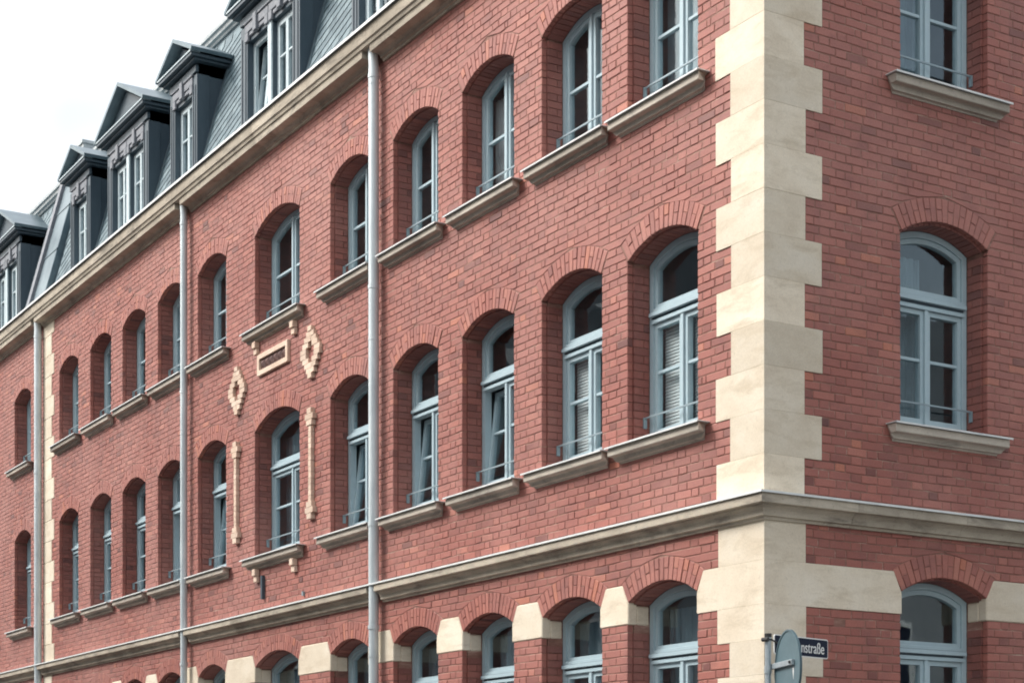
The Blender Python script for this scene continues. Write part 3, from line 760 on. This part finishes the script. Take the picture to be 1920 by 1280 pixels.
# ---- dormers
def dormer(c, wd, double, tilt=False):
    hw = wd/2; Z0, Z1 = 11.42, 13.28; FW = .10       # front plane stands .10 out of the wall line
    d = MB()
    yb1 = -(sy(Z1)+.1); yb0 = -(sy(Z0)-.05)
    for sg in (-1, 1):                                # cheeks, wedge-shaped against the slope
        u0, u1 = sorted((sg*hw, sg*(hw-.05)))
        d.add([(u0,Z0,FW-.02),(u1,Z0,FW-.02),(u1,Z0,yb0-.1),(u0,Z0,yb0-.1),(u0,Z1,FW-.02),(u1,Z1,FW-.02),(u1,Z1,yb1-.1),(u0,Z1,yb1-.1)],
              [(0,1,2,3),(4,7,6,5),(0,4,5,1),(1,5,6,2),(2,6,7,3),(3,7,4,0)])
    d.box(-hw,hw,13.05,Z1,-.7,FW-.02)
    d.box(-hw+.05,hw-.05,Z0,13.05,-1.3,-1.25); d.box(-hw+.05,hw-.05,Z0-.02,Z0+.02,-1.3,FW-.1)
    dor = d.obj('dormer', M_dark, B, MF @ T(c,0,0))
    pw = .24 if double else .20
    for sg in (-1, 1):                                # corner posts with a sunk panel
        u0, u1 = sorted((sg*(hw+.012), sg*(hw-pw)))
        p = MB(); p.box(u0,u1,Z0,13.06,-.10,FW+.010); p.box(u0+.05,u0+.075,Z0+.1,12.9,FW+.010,FW+.022); p.box(u1-.075,u1-.05,Z0+.1,12.9,FW+.010,FW+.022)
        p.obj('corner_post', M_dark, dor, bevel=.004)
    ops = [(-hw+pw, -.065), (.065, hw-pw)] if double else [(-hw+pw, hw-pw)]
    if double:
        MB().box(-.065,.065,Z0,12.92,-.10,FW-.02).obj('centre_post', M_dark, dor); MB().box(-.065,.065,Z0,12.92,FW-.019,FW+.008).obj('post_facing', M_sash, dor, bevel=.004)
    zt = 12.80
    for k, (a, b_) in enumerate(ops):
        MB().box(a,b_,zt,13.06,-.10,FW-.012).obj('lintel', M_dark, dor)
        w0, w1 = -.035, .015
        MB().ring([(a,Z0),(b_,Z0),(b_,zt),(a,zt)], [(a+.075,Z0+.08),(b_-.075,Z0+.08),(b_-.075,zt-.07),(a+.075,zt-.07)], w0, w1).obj('window_frame', M_sash, dor)
        m = (a+b_)/2; ML = T(0,Z0,w0) @ Matrix.Rotation(R(-6),4,'X') @ T(0,-Z0,-w0) if (tilt and k == 0) else Matrix.Identity(4)
        cs = MB()
        for (l, r_) in ((a+.068, m-.002), (m+.002, b_-.068)):
            cs.ring([(l,Z0+.075),(r_,Z0+.075),(r_,zt-.055),(l,zt-.055)], [(l+.04,Z0+.12),(r_-.04,Z0+.12),(r_-.04,zt-.1),(l+.04,zt-.1)], w0+.006, w1+.008)
            cs.box(l+.035,r_-.035,12.25,12.275,w0+.01,w1+.002)
        cs.obj('casement', M_sash, dor, ML)
        MB().box(a+.06,b_-.06,Z0+.08,zt-.06,w0+.018,w0+.023).obj('pane', M_glass, dor, ML)
        # carved hood: board with dropped ears and keystone block
        h = MB(); e0, e1 = a-.055, b_+.055
        h.box(e0,e1,12.93,13.05,FW-.012,FW+.030); h.box(e0,e0+.12,12.80,12.93,FW-.005,FW+.036); h.box(e1-.12,e1,12.80,12.93,FW-.005,FW+.036)
        h.box(e0+.14,e1-.14,12.86,12.918,FW-.012,FW+.020); h.box(m-.06,m+.06,12.84,13.10,FW+.0,FW+.065); h.box(e0-.02,e1+.02,13.055,13.085,FW-.012,FW+.05)
        h.obj('hood_mould', M_hood, dor, bevel=.006)
    MB().box(-hw-.0,hw+.0,13.09,13.20,-.1,FW+.028).obj('frieze', M_dark, dor, bevel=.006)
    # pediment with cornice, gabled roof running back into the slope
    eh = hw+.14+.02; rise = .60 if double else .36; ze = 13.33
    cc = MB(); cc.box(-eh+.05,eh-.05,13.225,13.262,-.62,FW+.10); cc.box(-eh,eh,13.265,13.318,-.62,FW+.165)
    cc.obj('eaves_cornice', M_dark, dor, bevel=.006)
    MB().box(-eh-.004,eh+.004,13.320,13.342,FW+.02,FW+.182).obj('cornice_flashing', M_sash, dor)
    MB().prism([(-eh+.09,ze+.012),(eh-.09,ze+.012),(0,ze+rise-.05)], -.6, FW+.03).obj('tympanum', M_dark, dor)
    zr = ze+rise; yb2 = -(sy(zr)+.35)
    for sg in (-1, 1):
        r = MB(); n_ = Vector((sg*rise, eh, 0)).normalized()*.055
        a, b_ = Vector((sg*(eh+.05),ze+.0-.05*rise/eh,0)), Vector((0,zr,0))
        vs = []
        for wz in (yb2, FW+.19):
            vs += [a+Vector((0,.014,wz)), b_+Vector((0,.014,wz)), b_+Vector((0,.075,wz)), a+n_+Vector((0,.014,wz))]
        r.add(vs, [(0,1,2,3),(7,6,5,4),(0,4,5,1),(1,5,6,2),(2,6,7,3),(3,7,4,0)])
        r.obj('dormer_roof', M_metal, dor)
    # lead apron where cheek meets slates
    for sg in (-1, 1):
        ap = MB(); x0, x1 = sorted((c+sg*(hw+.002), c+sg*(hw+.10)))
        slope_box(ap, x0, x1, 11.47, 13.2, .004, .024); ap.obj('apron', M_metal, dor, MF.inverted() @ Matrix.Identity(4) if False else (MF @ T(c,0,0)).inverted())
dormer(-7.62, 1.14, False); dormer(-10.84, 2.05, True, True); dormer(-14.20, 1.14, False); dormer(-16.84, 2.05, True); dormer(-19.42, 1.14, False); dormer(-24.30, 2.05, True)

# ------------------------------------------------------------------ ornaments of pale brick on the centre bay
def orn_brick(mb_parent, u, v, wd, hh, pr, name='brick'):
    MB().box(-wd/2,wd/2,-hh/2,hh/2,-.01,pr,random.random()).obj(name, M_cream, mb_parent, T(u,v,0), bevel=.002)
def diamond(cu, cz):
    e = empty('diamond_ornament', parent=B); e.matrix_local = MF @ T(cu,cz,0)
    h = .0715; half = [.060,.125,.185,.245,.305,.305,.245,.185,.125,.060]; n = len(half)
    for k, hf in enumerate(half):
        v = (k-(n-1)/2)*h
        hole = {3:.06,4:.125,5:.125,6:.06}.get(k, 0)
        if hole:
            for sg in (-1, 1): orn_brick(e, sg*(hf+hole)/2, v, hf-hole, h-.003, .046+random.uniform(-.003,.003))
        elif hf > .1:
            sp = random.uniform(-.3,.3)*hf
            orn_brick(e, (sp-hf)/2, v, hf+sp-.004, h-.003, .046+random.uniform(-.003,.003)); orn_brick(e, (sp+hf)/2, v, hf-sp-.004, h-.003, .046+random.uniform(-.003,.003))
        else: orn_brick(e, 0, v, 2*hf, h-.003, .055)
diamond(-9.62, 7.862); diamond(-12.21, 7.853)
def strip(cu):
    e = empty('pilaster_ornament', parent=B); e.matrix_local = MF @ T(cu,0,0)
    rows = [(7.06,.065),(6.98,.125),(6.90,.085)]+[(6.82-.0795*k,.043) for k in range(13)]+[(5.785,.085),(5.705,.125),(5.625,.07)]
    for v, hf in rows:
        orn_brick(e, random.uniform(-.003,.003), v, 2*hf, .0765, .05 if hf < .06 else .062)
strip(-9.62); strip(-12.25)
pn = MB(); a, b_, z0, z1 = -.535,.535,-.155,.155
pn.ring([(a,z0),(b_,z0),(b_,z1),(a,z1)], [(a+.075,z0+.075),(b_-.075,z0+.075),(b_-.075,z1-.075),(a+.075,z1-.075)], -.02, .042, .7)
pno = pn.obj('panel_frame', M_cream, B, MF @ T(-10.91,8.055,0), bevel=.005)
M_terra = mat('dark_terracotta', (.10,.055,.05), .8, build=lambda t, b: t.links.new(ramp(t, [(.3,(.07,.04,.04)),(.7,(.17,.085,.07))], noise(t, 14, 4, .6, pos(t))), b.inputs['Base Color']))
rl = MB(); rl.box(-.45,.45,-.078,.078,-.02,.004)
for k in range(6):                                   # dog-tooth relief in the sunk panel
    u = -.375+.15*k; rl.add([(u-.07,-.07,.004),(u+.07,-.07,.004),(u+.07,.07,.004),(u-.07,.07,.004),(u,0,.045)], [(0,1,4),(1,2,4),(2,3,4),(3,0,4)])
rl.obj('relief', M_terra, pno)
MB().box(-.028,.028,-.34,0,.0,.05).obj('cable_cover', M_dark, B, MF @ T(-11.27,5.00,0), bevel=.004)
for (x, z_) in ((-9.9,4.6),):
    MB().box(-.02,.02,-.03,.03,.0,.03).obj('wall_hook', M_iron, B, MF @ T(x,z_,0))

# ------------------------------------------------------------------ street sign on its pole
M_galv = mat('galvanised_steel', (.38,.43,.45), .45, .6, build=lambda t, b: t.links.new(ramp(t, [(.3,(.33,.38,.41)),(.7,(.46,.51,.53))], noise(t, 18, 4, .7, pos(t))), b.inputs['Base Color']))
M_back = mat('sign_back_paint', (.16,.235,.265), .5, build=lambda t, b: t.links.new(ramp(t, [(.35,(.078,.130,.150)),(.7,(.098,.155,.176))], noise(t, 8, 5, .7, pos(t))), b.inputs['Base Color']))
M_white = mat('white_enamel', (.78,.78,.76), .4)
M_blue = mat('dark_blue_enamel', (.006,.012,.032), .6, spec=.2)
M_black = mat('black_plastic', (.02,.02,.02), .5)
Fw = Vector((-math.cos(YAW), math.sin(YAW), 0)); Rt = Vector((math.sin(YAW), math.cos(YAW), 0))
PP = Vector((CAMX,CAMY,0))+Fw*14.5+Rt*2.083
S = empty('street_sign', (PP.x, PP.y, .12))
tag(S, 'round traffic sign seen from behind and dark blue street nameplate on a slim grey pole', 'street sign')
MB().tube([(0,0,0),(0,0,2.905)], .0255, 16).obj('pole', M_galv, S, smooth=False)
MB().tube([(0,0,2.895),(0,0,2.925)], .030, 16).obj('pole_cap', M_black, S)
MB().tube([(0,0,2.60),(0,0,2.66)], .031, 16).obj('clamp', M_galv, S)
def frame_m(ex, ez, org):                              # local x = ex, y = up, z = normal
    ex = ex.normalized(); n = ex.cross(Vector((0,0,1))); 
    return Matrix(((ex.x,0,n.x,org.x),(ex.y,0,n.y,org.y),(ex.z,1,n.z,org.z),(0,0,0,1)))
e1 = (Fw*-.983+Rt*.175).normalized()
n1 = e1.cross(Vector((0,0,1)))
Md = frame_m(e1, None, Vector((0,0,2.615)))
dc, dr = .335, .31
sgn = 1 if n1.dot(Vector((CAMX-PP.x, CAMY-PP.y, 0))) > 0 else -1      # which face of the disc we look at
disc = MB(); pts = [(dc+dr*math.cos(t), dr*math.sin(t)) for t in np.linspace(0, 2*math.pi, 64, endpoint=False)]
off = -sgn*.055
disc.prism(pts, off-.003, off+.003)
do = disc.obj('sign_disc', M_back, S, Md)
rim = MB(); rim.ring(pts, [(dc+(dr-.012)*math.cos(t), (dr-.012)*math.sin(t)) for t in np.linspace(0, 2*math.pi, 64, endpoint=False)], off-.010, off+.010); rim.obj('rim', M_back, do)
MB().prism([(dc+dr*.985*math.cos(t), dr*.985*math.sin(t)) for t in np.linspace(0, 2*math.pi, 48, endpoint=False)], *sorted((off-sgn*.0035, off-sgn*.0045))).obj('sign_face', M_white, do)
br = MB(); br.box(-.01,.505,-.022,.022,*sorted((off+sgn*.004, off+sgn*.032))); br.obj('bracket_arm', M_galv, S, Md @ T(0,.04,0), bevel=.003)
bb = MB(); bb.tube([(.478,.04,off+sgn*.03),(.478,.04,off+sgn*.045)], .012, 10); bb.obj('bolt', M_black, S, Md)
sk = MB(); sk.prism([(.462,-.002),(.488,-.002),(.485,-.035),(.478,-.095),(.472,-.07),(.462,-.03)], *sorted((off+sgn*.0035, off+sgn*.0055))); sk.obj('paint_scar', M_white, S, Md)
e2 = (Fw*.687+Rt*.727).normalized(); Mn = frame_m(e2, None, Vector((0,0,2.845)))
n2 = e2.cross(Vector((0,0,1))); s2 = 1 if n2.dot(Vector((CAMX-PP.x, CAMY-PP.y, 0))) > 0 else -1
def rrect(u0, u1, v0, v1, r):
    out = []
    for (cx, cy, a0) in ((u1-r,v0+r,-90),(u1-r,v1-r,0),(u0+r,v1-r,90),(u0+r,v0+r,180)):
        out += [(cx+r*math.cos(R(a0+k*15)), cy+r*math.sin(R(a0+k*15))) for k in range(7)]
    return out
pl = MB(); pl.prism(rrect(.075,.800,-.082,.082,.02), -.004, .004); plate = pl.obj('name_plate', M_white, S, Mn)
MB().prism(rrect(.083,.792,-.073,.073,.014), *sorted((s2*.0042, s2*.006))).obj('plate_field', M_blue, plate)
cu = bpy.data.curves.new('lettering', 'FONT'); cu.body = 'nstra\u00dfe'; cu.size = .132; cu.extrude = .0012; cu.align_x = 'RIGHT'
tmp = bpy.data.objects.new('tmp', cu); COL.objects.link(tmp); dg = bpy.context.evaluated_depsgraph_get()
me = bpy.data.meshes.new_from_object(tmp.evaluated_get(dg)); bpy.data.objects.remove(tmp)
me.materials.clear(); me.materials.append(M_white)
let = link('lettering', me, plate, T(.745,-.045,s2*.0075) @ Matrix.Diagonal((.80,1,1,1)))
cl = MB(); cl.tube([(-.03,.0,s2*.0),(.0,.0,s2*.035),(.10,-.02,s2*.012)], .008, 8); cl.tube([(-.035,0,-.03),(-.035,0,.03)], .018, 10)
cl.obj('plate_clamp', M_black, S, Mn @ T(0,.03,0))
cl = MB(); cl.tube([(0,0,2.862),(0,0,2.888)], .0295, 16); cl.obj('clamp', M_galv, S)

# ------------------------------------------------------------------ the houses across the streets (mirrored in the panes)
def b_render(c0, c1):
    def f(t, b):
        t.links.new(ramp(t, [(.3,c0),(.7,c1)], noise(t, .6, 6, .65, pos(t))), b.inputs['Base Color'])
    return f
M_pale = mat('pale_render', (.5,.5,.47), .9, build=b_render((.42,.45,.47),(.52,.55,.57)))
M_buff = mat('buff_render', (.34,.31,.26), .9, build=b_render((.27,.285,.30),(.37,.385,.40)))
M_roofd = mat('dark_tiles', (.045,.045,.05), .7, build=b_render((.07,.08,.09),(.11,.12,.13)))
def house(M, u0, u1, dep, h, hr, wallm, storeys, label, dorm):
    H = empty('town_house'); H.matrix_local = M; tag(H, label, 'house')
    MB().box(u0,u1,0,h,-dep,0).obj('wall', wallm, H)
    r = MB(); r.add([(u0-.3,h,.35),(u1+.3,h,.35),(u1+.3,h,-dep-.35),(u0-.3,h,-dep-.35),(u0+.6,hr,-2.4),(u1-.6,hr,-2.4),(u1-.6,hr,-dep+2.4),(u0+.6,hr,-dep+2.4)],
                    [(0,1,5,4),(1,2,6,5),(2,3,7,6),(3,0,4,7),(4,5,6,7),(0,3,2,1)])
    r.obj('roof', M_roofd, H)
    MB().box(u0-.1,u1+.1,h-.35,h-.002,-.1,.30).obj('cornice', M_trim, H)
    n = int((u1-u0)/2.4); st_ = (u1-u0)/n
    for k in range(n):
        for s in range(storeys):
            c, zb = u0+(k+.5)*st_, 1.2+s*(h-1.2)/storeys
            wm = MB(); wm.ring([(-.6,0),(.6,0),(.6,1.9),(-.6,1.9)], [(-.5,.1),(.5,.1),(.5,1.8),(-.5,1.8)], -.04, .04); wm.box(-.03,.03,.1,1.8,-.03,.03)
            wo = wm.obj('window', M_white, H, T(c,zb,0)); MB().box(-.5,.5,.1,1.8,.005,.012).obj('pane', M_blue, wo)
        if dorm and k % 2 == 0:
            dm = MB(); dm.box(-.75,.75,h+.5,h+2.4,-2.2,-.35); do_ = dm.obj('dormer', M_trim, H, T(u0+(k+.5)*st_,0,0))
            MB().prism([(-.95,h+2.4),(.95,h+2.4),(0,h+3.1)], -2.3, -.2).obj('dormer_roof', M_roofd, do_); MB().box(-.45,.45,h+.8,h+2.2,-.36,-.33).obj('pane', M_blue, do_)
    return H
# across the long facade (faces +y) and across the side street (faces -x)
MH1 = Matrix(((-1,0,0,0),(0,0,1,-14.6),(0,1,0,0),(0,0,0,1)))
house(MH1, -5.5, 24, 10, 10.6, 15.4, M_buff, 3, 'grey rendered house with dark roof and dormers facing the long brick facade', True)
house(MH1, 24.3, 60, 10, 11.6, 16.6, M_pale, 3, 'pale grey house further along the street facing the long brick facade', True)
MH2 = Matrix(((0,0,-1,17.4),(-1,0,0,0),(0,1,0,0),(0,0,0,1)))
house(MH2, -17, 1.5, 10, 11.5, 15.0, M_pale, 3, 'pale rendered house across the side street facing the short brick wall', True)
house(MH2, -38, -17.3, 10, 9.8, 14.0, M_buff, 3, 'lower grey rendered house farther down the side street', False)
